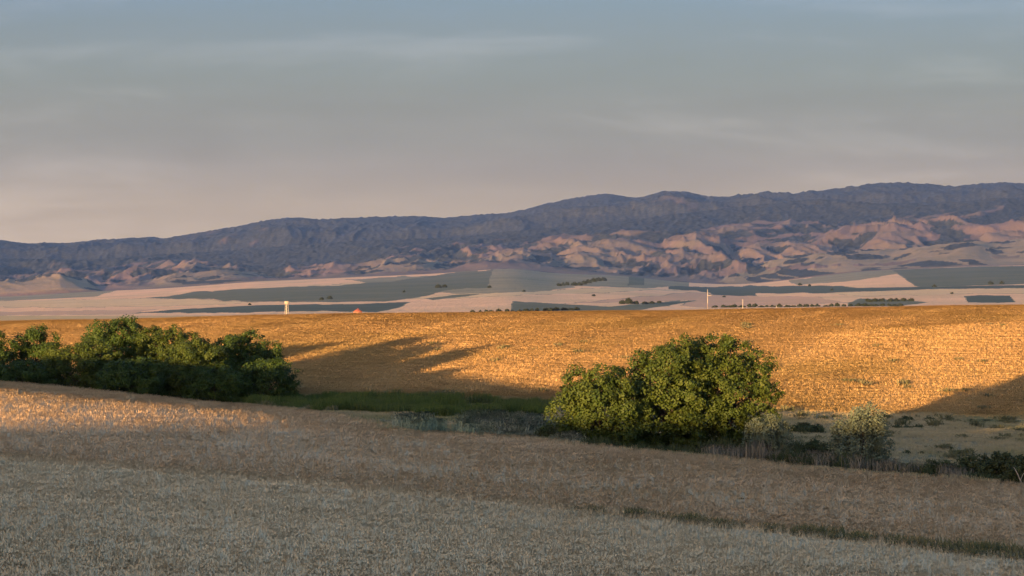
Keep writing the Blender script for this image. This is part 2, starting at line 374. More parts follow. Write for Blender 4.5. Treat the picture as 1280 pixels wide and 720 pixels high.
# mountains
mrow = np.concatenate([np.arange(11000, 20000, 55.0), np.arange(20000, 25600, 70.0), [26000, 27000, 28500]])
MU, MY = np.meshgrid(fu, mrow); MX = (MU-640)/F*MY
tf = tab(v_f, MU); tb = tab(v_fb, MU); tm = tab(v_m, MU); ts = tab(v_s, MU)
ybend = 18200+900*fbm(MU/160, MY*0+.5, 3, 2)
z0 = zz(tf, 11000); z1 = zz(tb, 16500); z2 = zz(tm, ybend); z3 = zz(ts, 25000)
def seg(Y, a, b): return np.clip((Y-a)/(b-a), 0, 1)
e = seg(MY, 11000, 16500)
env = z0+(z1-z0)*(e**1.15)
env = np.where(MY > 16500, z1+(z2-z1)*sstep(MY, 16400, ybend), env)
dip = 170*np.sin(np.pi*seg(MY, ybend, 21800))
env = np.where(MY > ybend, z2+(z3-z2)*np.clip(seg(MY, ybend, 25000), 0, 1)**1.1-dip, env)
env = np.where(MY > 25000, z3-(MY-25000)*.12, env)
amp = 125*sstep(MY, 11050, 12600)*(1-sstep(MY, 15800, ybend-300)) + 60*sstep(MY, 15800, ybend)*(1-sstep(MY, ybend-500, ybend+200)) \
      + 110*sstep(MY, ybend+300, 20500)*(1-sstep(MY, 23600, 25000)*.72)
wx = MX+500*fbm(MX/2200, MY/2200, 51, 2); wy = MY+600*fbm(MX/2500, MY/2500, 57, 2)
rg = ridged(wx/900+.30*wy/1500, wy/2600, 41, 5, .55)
rg3 = ridged(wx/105-.12*wy/400, wy/430, 65, 3, .5)
rg2 = ridged(wx/250-.25*wy/650, wy/1000, 61, 4, .55)
hgt = (rg-.42)*.9+(rg2-.45)*(.42-.12*sstep(MY, 16000, 18000))+(rg3-.45)*.15*(1-.6*sstep(MY, 15500, 17500))
MZ = env+amp*hgt
gfine = fbm(MX/24, MY/60, 71, 2)
# vegetation cover: closed forest above, brush in the gullies below
alt = (MY-15600)/1500.0
forest = sstep(alt + fbm(MX/700, MY/1100, 81, 3)*.9 - (rg2-.45)*1.0-(rg3-.45)*.7, -.15, .75)
gull = sstep(-(rg-.40)*1.6-(rg2-.44)*1.8-(rg3-.45)*1.3+fbm(MX/300, MY/500, 83, 4)*.8, .06, .34)*sstep(MY, 11300, 12200)
open_hi = sstep(fbm(MX/900, MY/1300, 91, 3)+(rg2-.5)*.7, .34, .55)*sstep(MY, ybend+600, 21500)*.32
forest = np.clip(np.maximum(forest*(1-open_hi), gull*.95)+.35*fbm(MX/90, MY/150, 95, 2), 0, 1)
# named shoulders of the foothills standing in front of the eroded slopes
HILLS = [([(835,372),(870,352),(920,333),(987,318),(1081,310),(1156,306),(1280,295),(1450,290),(1900,300)], 12900, .10, 1.0),
         ([(-300,372),(-100,356),(30,346),(75,339),(110,346),(160,372)], 12300, .12, .9),
         ([(120,372),(160,352),(220,338),(270,334),(330,338),(380,350),(420,366)], 13000, .15, .8),
         ([(645,340),(690,308),(725,296),(750,292),(775,296),(800,311),(820,345)], 15200, .30, .6),
         ([(400,360),(440,333),(480,320),(520,317),(560,324),(605,350)], 13900, .2, .8),
         ([(1045,306),(1085,274),(1118,268),(1150,275),(1180,306)], 16300, .35, .5),
         ([(795,320),(830,294),(868,284),(900,290),(935,318)], 15600, .35, .5),
         ([(560,345),(600,318),(640,309),(690,312),(720,335)], 14300, .25, .6),
         ([(880,325),(930,303),(985,292),(1040,296),(1075,318)], 14800, .30, .6),
         ([(1130,318),(1180,292),(1240,281),(1320,278),(1450,290)], 15300, .30, .6)]
shoulder = np.zeros_like(MZ)
for hp, yc_, rough_, op in HILLS:
    xs, ys = zip(*hp); cv = np.interp(MU, xs, ys, left=500, right=500)
    zc_ = zz(cv, yc_)-(22*rough_*8)*(1-rg3)*.6*(cv < 490)
    yl_ = yc_+500*fbm(MU/70, MY*0+yc_, 19, 2)
    prof = np.where(MY < yl_, sstep(MY, 10600, yl_)**1.25, 1.0)
    hz = z0+(zc_-z0)*prof-np.maximum(0, MY-yl_)*.22-rough_*55*(1-rg3)*sstep(MY, 11200, 12600)-rough_*60*(1-rg2)*.7*sstep(MY, 11200, 12600)
    hz = np.where(cv > 490, -1e4, hz)
    up_ = (hz > MZ) & (MY > 11080)
    MZ = np.where(up_, hz, MZ)
    g_ = sstep(-(rg3-.42)*1.5-(rg2-.42)*1.5+fbm(MX/160, MY/400, 101, 3)*.9, .18+.35*op, .42+.35*op)
    forest = np.where(up_, g_, forest); shoulder = np.where(up_, op, shoulder)
MZ = MZ + forest*(gfine*8+5)*sstep(MY, 11200, 12000)
MZ[0] = PZ[-1]
midx = np.arange(MU.size).reshape(MU.shape)
mq = np.stack([midx[:-1,:-1], midx[:-1,1:], midx[1:,1:], midx[1:,:-1]], -1).reshape(-1, 4)
M_mount = mat('mountain_cover', (.16,.108,.092), (.11,.082,.07), .004, c3=(.105,.095,.07), scale3=.0012, amt3=.7, bump=.6, bscale=.02, bdist=12,
              attr=('forest', (.014,.019,.022), (.050,.055,.055), .03), pasture=((.235,.17,.105), (.16,.132,.083)))
mm = mesh_np('mountain_range', np.stack([MX, MY, MZ], -1).reshape(-1, 3), mq, M_mount, True)
at2 = mm.attributes.new('pasture', 'FLOAT', 'POINT'); at2.data.foreach_set('value', shoulder.ravel().astype(np.float32))
at = mm.attributes.new('forest', 'FLOAT', 'POINT'); at.data.foreach_set('value', forest.ravel().astype(np.float32))
tag(link('mountain_range', mm), 'long blue forested mountain range behind the plain', kind='structure')

# ------------------------------------------------------------------ scattered ground cover
def scatter(name, pts, rz, scl, protos, pick, label, tilt=None, kind='stuff'):
    n = len(pts); me = bpy.data.meshes.new(name+'_points')
    me.vertices.add(n); me.vertices.foreach_set('co', np.asarray(pts, np.float32).ravel())
    rot = np.zeros((n, 3), np.float32); rot[:, 2] = rz
    if tilt is not None: rot[:, :2] = tilt
    for nm, ty, arr in (('rot', 'FLOAT_VECTOR', rot), ('scl', 'FLOAT_VECTOR', np.asarray(scl, np.float32))):
        a = me.attributes.new(nm, ty, 'POINT'); a.data.foreach_set('vector', arr.ravel())
    a = me.attributes.new('pick', 'INT', 'POINT'); a.data.foreach_set('value', np.asarray(pick, np.int32))
    o = link(name, me)
    pc = bpy.data.collections.new(name+'_kinds')
    for p in protos: pc.objects.link(p)
    g = bpy.data.node_groups.new(name+'_spread', 'GeometryNodeTree')
    g.interface.new_socket('Geometry', in_out='INPUT', socket_type='NodeSocketGeometry')
    g.interface.new_socket('Geometry', in_out='OUTPUT', socket_type='NodeSocketGeometry')
    N = g.nodes; L = g.links
    gi = N.new('NodeGroupInput'); go = N.new('NodeGroupOutput'); iop = N.new('GeometryNodeInstanceOnPoints'); ci = N.new('GeometryNodeCollectionInfo')
    ci.inputs['Collection'].default_value = pc; ci.inputs['Separate Children'].default_value = True; ci.inputs['Reset Children'].default_value = True
    def na(nm, ty):
        x = N.new('GeometryNodeInputNamedAttribute'); x.data_type = ty; x.inputs['Name'].default_value = nm
        return [s for s in x.outputs if s.enabled and s.name == 'Attribute'][0]
    er = N.new('FunctionNodeEulerToRotation')
    L.new(gi.outputs[0], iop.inputs['Points']); L.new(ci.outputs[0], iop.inputs['Instance'])
    iop.inputs['Pick Instance'].default_value = True
    L.new(na('pick', 'INT'), iop.inputs['Instance Index'])
    L.new(na('rot', 'FLOAT_VECTOR'), er.inputs[0]); L.new(er.outputs[0], iop.inputs['Rotation'])
    L.new(na('scl', 'FLOAT_VECTOR'), iop.inputs['Scale'])
    L.new(iop.outputs[0], go.inputs[0])
    md = o.modifiers.new('spread', 'NODES'); md.node_group = g
    return tag(o, label, kind=kind)

def stalk_patch(name, n, rad, h, w, head, headw, m, seed, lean=.16, leafy=.5, square=True, tuft=1, tsp=.05, var=.16):
    """a patch of standing stalks: a bent blade each, a drooping ear, a leaf"""
    r = np.random.default_rng(seed); V = []; Q = []
    P = r.uniform(-rad, rad, (n, 2)) if square else r.normal(0, rad*.5, (n, 2))
    if tuft > 1:
        C = P[:max(1, n//tuft)]; P = C[r.integers(0, len(C), n)]+r.normal(0, tsp, (n, 2))
    for (x, y) in P:
        hh = h*r.uniform(.94-var, .94+var); a = r.uniform(0, 6.283); la = r.uniform(0, 6.283); l = abs(r.normal(0, lean))*hh
        d = np.array([math.cos(a), math.sin(a), 0])*w*.5; b = np.array([x, y, 0.]); ln = np.array([math.cos(la), math.sin(la), 0])
        m1 = b+ln*l*.35+np.array([0, 0, hh*.55]); t = b+ln*l+np.array([0, 0, hh*.95])
        k = len(V); V += [b-d, b+d, m1+d*.9, m1-d*.9, t+d*.6, t-d*.6]; Q += [(k, k+1, k+2, k+3), (k+3, k+2, k+4, k+5)]
        if head > 0:
            dr = ln*head*r.uniform(.2, .8)+np.array([0, 0, head*r.uniform(.2, .9)]); mid = t+dr*.45; e_ = t+dr
            s1 = np.array([-math.sin(la), math.cos(la), 0])*headw*.5; s2 = np.cross(dr/np.linalg.norm(dr), s1)
            k = len(V); V += [t, mid+s1, mid+s2, mid-s1, mid-s2, e_]
            Q += [(k, k+1, k+5, k+2), (k, k+2, k+5, k+3), (k, k+3, k+5, k+4), (k, k+4, k+5, k+1)]
        if r.random() < leafy:
            a2 = r.uniform(0, 6.283); dv = np.array([math.cos(a2), math.sin(a2), 0]); p0 = b+(m1-b)*r.uniform(.4, 1.0)
            p1 = p0+dv*h*.16+np.array([0, 0, h*.12]); p2 = p0+dv*h*.30+np.array([0, 0, -h*.03]); sd = np.array([-dv[1], dv[0], 0])*w*.6
            k = len(V); V += [p0-sd, p0+sd, p1+sd, p1-sd, p2]; Q += [(k, k+1, k+2, k+3), (k+3, k+2, k+4, k+4)]
    T = []
    for f in Q:
        T.append((f[0], f[1], f[2]))
        if f[3] != f[2]: T.append((f[0], f[2], f[3]))
    return bpy.data.objects.new(name, mesh_np(name, np.array(V), np.array(T), m))

def region_points(u0, u1, y0f, y1f, dens, seed):
    """random points per square metre between two depth curves"""
    r = np.random.default_rng(seed)
    ymin = float(np.min(y0f(np.linspace(u0, u1, 60)))); ymax = float(np.max(y1f(np.linspace(u0, u1, 60))))
    area = (u1-u0)/F*(ymax**2-ymin**2)/2
    n = int(area*dens)
    Y = np.sqrt(r.uniform(ymin**2, ymax**2, n)); u = r.uniform(u0, u1, n)
    k = (Y >= y0f(u)) & (Y <= y1f(u)); Y = Y[k]; u = u[k]; X = (u-640)/F*Y
    return u, X, Y, r
def planted(u0, u1, y0f, y1f, g, seed):
    r = np.random.default_rng(seed); uu = np.linspace(u0, u1, 60); ya = float(np.min(y0f(uu))); yb = float(np.max(y1f(uu)))
    R_ = max(abs(u0-640), abs(u1-640))/F*yb     # low-discrepancy spots: even cover without rows
    n_ = int(2*R_*(yb-ya)/(g*g)); i_ = np.arange(n_)
    X = (((.5+i_*.7548776662) % 1)*2-1)*R_+r.uniform(-.3, .3, n_)*g; Y = ya+((.5+i_*.5698402910) % 1)*(yb-ya)+r.uniform(-.3, .3, n_)*g; u = 640+F*X/Y
    k = (Y > 21) & (u > u0) & (u < u1) & (Y >= y0f(u)) & (Y <= y1f(u))
    return u[k], X[k], Y[k], r
def crop(name, u0, u1, y0f, y1f, dens, protos, label, seed, keep=None, hs=.05, streak=None, jit=.11, grid=None):
    u, X, Y, r = planted(u0, u1, y0f, y1f, grid, seed) if grid else region_points(u0, u1, y0f, y1f, dens, seed)
    if keep is not None:
        k = keep(u, X, Y, r); u = u[k]; X = X[k]; Y = Y[k]
    n = len(X); Z = ground(X, Y)-.02
    sz = 1+hs*fbm(X/6, Y/9, seed, 3)*1.6+r.normal(0, jit, n)
    if streak is not None: sz = sz*streak(X, Y)
    sx = r.uniform(.9, 1.12, n)
    return scatter(name, np.stack([X, Y, Z], -1), r.uniform(0, 6.283, n), np.stack([sx, sx, sz], -1), protos, r.integers(0, len(protos), n), label)

cst = lambda c: (lambda u: np.full_like(np.asarray(u, float), c))
pA = [stalk_patch('wheat_patch', 40, 1.1, .30, .012, .095, .022, M_wheatA, 100+i, lean=.26, square=False, tuft=3, tsp=.05) for i in range(9)]
pB = [stalk_patch('wheat_patch', 42, 1.4, .28, .018, .10, .030, M_wheatB, 200+i, lean=.3, square=False, tuft=3, tsp=.06) for i in range(9)]
pC = [stalk_patch('wheat_patch', 150, 2.6, .34, .028, .11, .044, M_wheatC, 300+i, lean=.35, square=False, tuft=2, tsp=.10, var=.10) for i in range(9)]
crop('wheat_crop', -230, 1500, cst(66.), lambda u: tab(YA, u)+1, 1.7, pA, 'pale ripe wheat of the nearest field', 11, grid=.85, jit=.05, keep=lambda u, X, Y, r: r.random(len(u)) < 1-.28*sstep(Y, tab(YA, u)-26, tab(YA, u)-8), streak=lambda X, Y: 1+.20*vnoise((X*.28+Y)/8, (X-.28*Y)/50, 3)+.12*vnoise((X*.28+Y)/3, (X-.28*Y)/30, 4))
crop('wheat_crop', -230, 1500, lambda u: tab(YA, u)+6, lambda u: np.where(u < 470, tab(YE, u)+1, tab(YB, u)+8), 1.15, pB, 'tan ripe wheat of the middle field with sunlit crest', 12, grid=.90, jit=.05, keep=lambda u, X, Y, r: r.random(len(u)) < np.where(Y > tab(YB, u)+3, .32, np.where(Y < tab(YA, u)+42, 1.0, .72)), streak=lambda X, Y: 1+.16*vnoise((X*.3+Y)/6, (X-.3*Y)/45, 6)+.10*vnoise(X/1.3, Y/3, 7))
def tram(X, Y):
    a = X*.55-Y*.18+4*vnoise(X/60, Y/60, 5); d = np.abs(((a/11.0) % 1)-.5)*11
    return np.where(d < .45, .55, 1.0)*(1+.22*vnoise((X*.85-Y*.30)/4.5, (Y+.35*X)/60, 15)+.10*vnoise(X/14, Y/25, 16))
crop('wheat_crop', -230, 1500, lambda u: tab(YF, u)+np.interp(u, [0, 700, 950], [-22, -12, 6]), cst(545.), .62, pC, 'golden ripe wheat covering the sunlit hill', 13, streak=tram, hs=.02, jit=.03, grid=1.3)

# dark weeds between near and middle fields
pW = [stalk_patch('weed_patch', 45, .55, .48, .035, 0, 0, M_weed, 400+i, lean=.35, leafy=1, square=False) for i in range(3)]
def weedkeep(u, X, Y, r):
    c = np.interp(u, [380, 480, 600, 700, 800, 900, 1280, 1500], [0, .12, .3, .6, .65, .7, .9, .95])
    return (vnoise(X/1.6, Y/6, 21)*.6+.5 < c) & (r.random(len(u)) < c+.05)
u_, X_, Y_, r_ = region_points(380, 1500, lambda u: tab(YA, u)-.5, lambda u: tab(YA, u)+np.interp(u, [380, 900, 1280], [1.0, 1.6, 3.2]), 2.6, 31)
k_ = weedkeep(u_, X_, Y_, r_); X_ = X_[k_]; Y_ = Y_[k_]; n_ = len(X_)
sw = r_.uniform(.45, 1.2, n_)*np.interp(X_/Y_*F+640, [400, 700, 1280], [.55, .75, 1.1])
scatter('weed_strip', np.stack([X_, Y_, ground(X_, Y_)], -1), r_.uniform(0, 6.28, n_), np.stack([sw, sw, sw], -1), pW, r_.integers(0, 3, n_), 'dark green weed strip between near and middle fields')

# lush grass ribbon and reeds in the draw
pG = [stalk_patch('grass_patch', 110, 1.1, .85, .05, 0, 0, M_grass, 500+i, lean=.35, leafy=.8, square=False, tuft=9, tsp=.16) for i in range(3)]
GU = [240, 300, 380, 430, 480, 560, 640, 690]
gl = [hit(u, v).y for u, v in zip(GU, [501, 506, 513, 516, 519, 523, 520, 520])]; gh = [hit(u, v).y for u, v in zip(GU, [498, 500, 499, 499, 500, 503, 505, 506])]
gy0 = lambda u: np.interp(u, GU, gl)
gy1 = lambda u: np.interp(u, GU, gh)
crop('green_grass', 240, 690, gy0, gy1, .55, pG, 'lush green grass ribbon along the draw', 41, hs=.5, jit=.25,
     keep=lambda u, X, Y, r: vnoise(X/4, Y/6, 3)+.9*r.random(len(u)) > .05+.5*(np.abs((Y-gy0(u))/(gy1(u)-gy0(u)+.1)-.5)*2)**3)
pR = [stalk_patch('reed_patch', 70, .8, 1.25, .05, .2, .09, M_reed, 600+i, lean=.22, leafy=.8, square=False) for i in range(3)]
crop('reed_bed', 500, 720, lambda u: np.interp(u, [500, 600, 720], [256, 240, 236]), lambda u: np.interp(u, [500, 600, 720], [290, 288, 284]), 1.2, pR, 'grey green reed bed left of the round trees', 42, hs=.5,
     keep=lambda u, X, Y, r: vnoise(X/3, Y/4, 8)+r.random(len(u)) > .1+1.2*(1-sstep(u, 520, 640)))
pD = [stalk_patch('dead_stalk_patch', 42, .7, 1.35, .04, .12, .06, M_dead, 700+i, lean=.2, leafy=.4, square=False) for i in range(3)]
crop('dead_stalks', 885, 1215, lambda u: np.interp(u, [880, 1215], [222, 208]), lambda u: np.interp(u, [880, 1215], [236, 226]), 1.1, pD, 'bleached dead stalks along the foot of the silvery shrubs', 43, hs=.4,
     keep=lambda u, X, Y, r: vnoise(X/3, Y/5, 18)+r.random(len(u)) > .05)
pU = [stalk_patch('undergrowth_patch', 70, .8, 1.0, .07, 0, 0, M_dark, 750+i, lean=.5, leafy=1, square=False, tuft=6, tsp=.2) for i in range(3)]
crop('undergrowth', 690, 1230, lambda u: np.interp(u, [690, 880, 1230], [238, 224, 209]), lambda u: np.interp(u, [690, 880, 1230], [254, 262, 232]), 1.3, pU, 'dark undergrowth around the tree and shrub feet', 46, hs=.6, jit=.25,
     keep=lambda u, X, Y, r: vnoise(X/3, Y/4, 28)+r.random(len(u)) > .2)
# short dry grass on the valley floor and greenish weeds on the golden hill
pS = [stalk_patch('dry_grass_patch', 70, 1.1, .30, .03, 0, 0, M_drygrass, 800+i, lean=.5, leafy=.4, tuft=7, tsp=.12) for i in range(3)]
crop('dry_grass', -100, 1500, lambda u: np.where(u < 470, tab(YE, u)+1, tab(YB, u)+8), lambda u: tab(YF, u)+9, .8, pS, 'short dry grass on the valley floor', 44, hs=.6)
pWh = [stalk_patch('weed_tuft', 40, .75, .95, .11, 0, 0, M_weed, 900+i, lean=.5, leafy=1, square=False) for i in range(3)]
u_, X_, Y_, r_ = region_points(330, 1450, cst(318.), cst(480.), .06, 45)
fall = np.interp(Y_, [318, 345, 372, 470], [.55, .75, .30, .06])
k_ = (vnoise(X_/5, Y_/14, 66)*.5+.5 > .60) & (r_.random(len(X_)) < fall); X_ = X_[k_]; Y_ = Y_[k_]; n_ = len(X_)
sw = r_.uniform(.35, 1.0, n_)
scatter('hill_weeds', np.stack([X_, Y_, ground(X_, Y_)], -1), r_.uniform(0, 6.28, n_), np.stack([sw*1.3, sw*1.3, sw], -1), pWh, r_.integers(0, 3, n_), 'dark weed tufts dotting the lower golden hill')

u_, X_, Y_, r_ = region_points(960, 1480, cst(222.), cst(334.), .16, 47)
k_ = vnoise(X_/6, Y_/9, 33)+.8*r_.random(len(X_)) > .55; X_ = X_[k_]; Y_ = Y_[k_]; n_ = len(X_); sw = r_.uniform(.3, .85, n_)
scatter('flat_weeds', np.stack([X_, Y_, ground(X_, Y_)], -1), r_.uniform(0, 6.28, n_), np.stack([sw*1.3, sw*1.3, sw*.8], -1), pWh, r_.integers(0, 3, n_), 'dull green weed tufts over the right flat')
# ------------------------------------------------------------------ trees and shrubs
def tube(path, radii, sides=6):
    P = np.asarray(path, float); V = []; T = []
    for i, p in enumerate(P):
        d = P[min(i+1, len(P)-1)]-P[max(i-1, 0)]; d /= np.linalg.norm(d)+1e-9
        a = np.cross(d, (0, 0, 1.0)) if abs(d[2]) < .9 else np.cross(d, (1.0, 0, 0)); a /= np.linalg.norm(a); b = np.cross(d, a)
        for k in range(sides):
            t = 6.28318*k/sides; V.append(p+(a*math.cos(t)+b*math.sin(t))*radii[i])
    for i in range(len(P)-1):
        for k in range(sides):
            k2 = (k+1) % sides
            T += [(i*sides+k, i*sides+k2, (i+1)*sides+k2), (i*sides+k, (i+1)*sides+k2, (i+1)*sides+k)]
    V.append(P[-1]); c = len(V)-1; o = (len(P)-1)*sides
    T += [(o+k, o+(k+1) % sides, c) for k in range(sides)]
    return V, T
def join(parts):
    V = []; T = []
    for v, t in parts:
        o = len(V); V += list(v); T += [(a+o, b+o, c+o) for a, b, c in t]
    return np.array(V), np.array(T)

def leaves(centers, outs, per, crad, lsize, r, up=.25, flat=.75):
    """leaf blades gathered in clumps around given centres"""
    n = len(centers)*per
    C = np.repeat(centers, per, 0); O = np.repeat(outs, per, 0)
    d = r.normal(0, 1, (n, 3)); d /= np.linalg.norm(d, axis=1)[:, None]
    rad = np.repeat(crad, per)*r.random(n)**.45
    p = C+d*rad[:, None]*np.array([1, 1, flat])
    nrm = O*.55+d*.7+r.normal(0, .45, (n, 3))+np.array([0, 0, up]); nrm /= np.linalg.norm(nrm, axis=1)[:, None]
    ax = np.cross(nrm, r.normal(0, 1, (n, 3))); ax /= np.linalg.norm(ax, axis=1)[:, None]+1e-9
    bx = np.cross(nrm, ax); s = lsize*r.uniform(.6, 1.25, n)[:, None]
    v0 = p-ax*s*.5; v1 = p+bx*s*.3+nrm*s*.06; v2 = p+ax*s*.5-nrm*s*.10; v3 = p-bx*s*.3+nrm*s*.06
    V = np.stack([v0, v1, v2, v3], 1).reshape(-1, 3); k = np.arange(n)*4
    T = np.concatenate([np.stack([k, k+1, k+2], -1), np.stack([k, k+2, k+3], -1)])
    return V, T

def make_tree(name, loc, H, W, D, lobes, leafmat, label, cat, seed, group=None, clump=.70, per=62, lsize=.27, dens=.64, up=.25, base=.0, flat=.75, trunk_h=.35, fill=.2):
    """lobes: (x, y, z, r) in fractions of half-width, half-depth and height"""
    r = np.random.default_rng(seed); root = empty(name, loc)
    tag(root, label, cat, group)
    L = [(x*W/2, y*D/2, z*H, rr*min(W, D)/2*1.0, rr*H*.5) for x, y, z, rr in lobes]
    cs = []; os_ = []; rd = []
    for (x, y, z, rh, rv) in L:
        area = 4*math.pi*((rh*rh*rv)**(2/3)); n = max(8, int(area/(clump*clump*1.6)*dens))
        d = r.normal(0, 1, (n, 3)); d /= np.linalg.norm(d, axis=1)[:, None]
        k = 1-np.abs(r.normal(0, .11, n))+.03*r.normal(0, 1, n)
        deep = r.random(n) < fill*.4; k = np.where(deep, r.uniform(.45, .85, n), k)
        p = np.array([x, y, z])+d*np.stack([k*rh, k*rh, k*rv], -1)
        cs.append(p); os_.append(d); rd.append(clump*r.uniform(.65, 1.25, n))
    cs = np.concatenate(cs); os_ = np.concatenate(os_); rd = np.concatenate(rd)
    keep = cs[:, 2] > base*H+.15
    inside = np.zeros(len(cs), bool)
    for (x, y, z, rh, rv) in L:
        q = ((cs[:, 0]-x)/rh)**2+((cs[:, 1]-y)/rh)**2+((cs[:, 2]-z)/rv)**2
        inside |= q < .42
    keep &= ~(inside & (r.random(len(cs)) > fill))
    V, T = leaves(cs[keep], os_[keep], per, rd[keep], lsize, r, up, flat)
    V[:, 2] = np.maximum(V[:, 2], 0.02)
    link('crown', mesh_np('crown', V, T, leafmat), root)
    parts = []; tr = max(.10, H*.022); th = H*trunk_h
    parts.append(tube([(0, 0, -.4), (.03, .02, th*.5), (-.05, .04, th)], [tr*1.35, tr, tr*.8]))
    for (x, y, z, rh, rv) in L:
        s = r.normal(0, .2, 3)
        parts.append(tube([(0, 0, th*r.uniform(.3, .95)), (x*.45+s[0], y*.45+s[1], (th+z)*.5), (x*.75, y*.75, z)], [tr*.5, tr*.3, tr*.1], 5))
    v, t = join(parts); link('trunk', mesh_np('trunk', v, t, M_bark, True), root)
    return root

def rl(seed, n=15, rlo=.24, rhi=.40):
    """lobes gathered under a dome: uneven, overlapping, reaching the ground"""
    r = np.random.default_rng(seed); out = [(0, 0, .42, .72), (0, 0, .62, .5)]
    for i in range(n):
        a = 6.2832*(i*.618+r.uniform(-.08, .08)); h = (i+.5)/n; z = -.92+1.89*h; q = math.sqrt(max(.05, 1-min(1, abs(z))**2.6)); rr = r.uniform(rlo, rhi)
        k = r.uniform(.88, 1.05)
        out.append((q*(1-rr)*math.cos(a)*k, q*(1-rr)*math.sin(a)*k, .46+z*(.54-rr*.5)*(k if z > 0 else 1), rr))
    return out
def px(n, Y): return n*Y/F

def place_tree(u, vtop, wpx, Y, label, seed, leafmat=M_leaf, cat='tree', name='broadleaf_tree', group=None, lobes=None, depth=.9, sink=0.0, nl=17, **k):
    p = on(u, Y); H = (zz(vtop, Y)-p.z+sink)*1.04; W = px(wpx, Y)
    lb = rl(seed, nl)+(lobes or [])
    p.z -= sink
    return make_tree(name, p, H, W, W*depth, lb, leafmat, label, cat, seed, group, **k)

GL = 'trees of the left grove'
place_tree(-12, 409, 74, 368, 'tree cut by the left edge of the picture, end of the left grove', 1, group=GL)
place_tree(44, 404, 70, 372, 'dark round tree second from the left edge, rear of the grove', 2, group=GL)
place_tree(20, 450, 110, 352, 'low leafy tree at the left edge in front of the grove', 3, group=GL)
place_tree(98, 424, 118, 356, 'broad pale green tree at the front left of the grove', 4, leafmat=M_leaf2, group=GL)
place_tree(152, 392, 118, 370, 'tallest tree in the middle of the left grove', 5, group=GL)
place_tree(208, 403, 92, 366, 'rounded tree just right of the tallest grove tree', 6, leafmat=M_leaf2, group=GL)
place_tree(165, 448, 110, 348, 'low dark tree before the tallest grove tree', 7, group=GL)
place_tree(236, 423, 108, 352, 'mid height tree in front of the grove, right of its middle', 8, leafmat=M_leaf2, group=GL)
place_tree(303, 412, 112, 364, 'domed tree at the right end of the left grove', 9, group=GL)
place_tree(333, 448, 92, 350, 'low round tree at the front right corner of the left grove', 10, group=GL)
place_tree(268, 455, 96, 346, 'low dark tree beside the corner tree of the left grove', 11, group=GL)
place_tree(266, 424, 88, 372, 'added rear tree left of the domed grove tree, closing the shadow gap', 12, group=GL)  # extra tree, put in to close the gaps in the grove's cast shadow
GR = 'trees of the right clump'
place_tree(902, 413, 166, 252, 'largest round tree with dense crown right of centre', 21, leafmat=M_leaf2, group=GR, depth=.8, lsize=.27, nl=26)
place_tree(834, 422, 130, 249, 'middle tree of the right clump with ragged top', 22, leafmat=M_leaf2, group=GR, lsize=.27, nl=22)
place_tree(752, 453, 142, 245, 'lower sloping tree at the left of the right clump', 23, leafmat=M_leaf2, group=GR, lsize=.27, nl=20, lobes=[(-.75,-.1,.2,.34),(.7,-.1,.2,.34),(-.5,-.3,.16,.34),(.4,-.3,.16,.34)])
# silvery shrubs
SLB = [(-.5,0,.2,.4),(.5,0,.2,.4)]
place_tree(961, 517, 66, 236, 'small silvery shrub at the right foot of the largest tree', 31, M_silver, 'shrub', 'silver_shrub', lobes=SLB, clump=.38, per=34, lsize=.20, flat=1.3, up=.6)
place_tree(1076, 503, 84, 236, 'tall silvery shrub with sunlit top standing alone', 32, M_silver, 'shrub', 'silver_shrub', lobes=SLB, clump=.42, per=34, lsize=.22, flat=1.4, up=.6)
# low dark shrubs right
GD = 'low dark shrubs by the right edge'
for i, (u, vt, w, Y, lab) in enumerate([(1178,576,56,213,'leftmost low dark shrub in the row by the right edge'), (1216,566,60,216,'second low dark shrub in the row by the right edge'),
        (1252,562,56,214,'third low dark shrub, below the pale bare branch'), (1292,562,66,212,'dark shrub cut by the right edge of the picture')]):
    place_tree(u, vt, w, Y, lab, 40+i, M_dark, 'shrub', 'dark_shrub', group=GD, clump=.4, per=34, lsize=.2)
# brush under the silvery shrubs
place_tree(1018, 548, 46, 246, 'low dark bush between the two silvery shrubs', 51, M_dark, 'shrub', 'dark_shrub', clump=.38, per=30, lsize=.2)
place_tree(1005, 531, 54, 296, 'flat dark bush behind, between the silvery shrubs', 52, M_dark, 'shrub', 'dark_shrub', clump=.38, per=30, lsize=.22)
place_tree(690, 532, 40, 244, 'low bush at the left foot of the right tree clump', 53, M_dark, 'shrub', 'dark_shrub', clump=.38, per=30, lsize=.22)

ONES = ['', 'first', 'second', 'third', 'fourth', 'fifth', 'sixth', 'seventh', 'eighth', 'ninth', 'tenth', 'eleventh', 'twelfth', 'thirteenth', 'fourteenth', 'fifteenth', 'sixteenth', 'seventeenth', 'eighteenth', 'nineteenth', 'twentieth']
def nth(k): return ONES[k] if k <= 20 else ('twenty-'+ONES[k-20] if k < 30 else ('thirtieth' if k == 30 else 'thirty-'+ONES[k-30]))
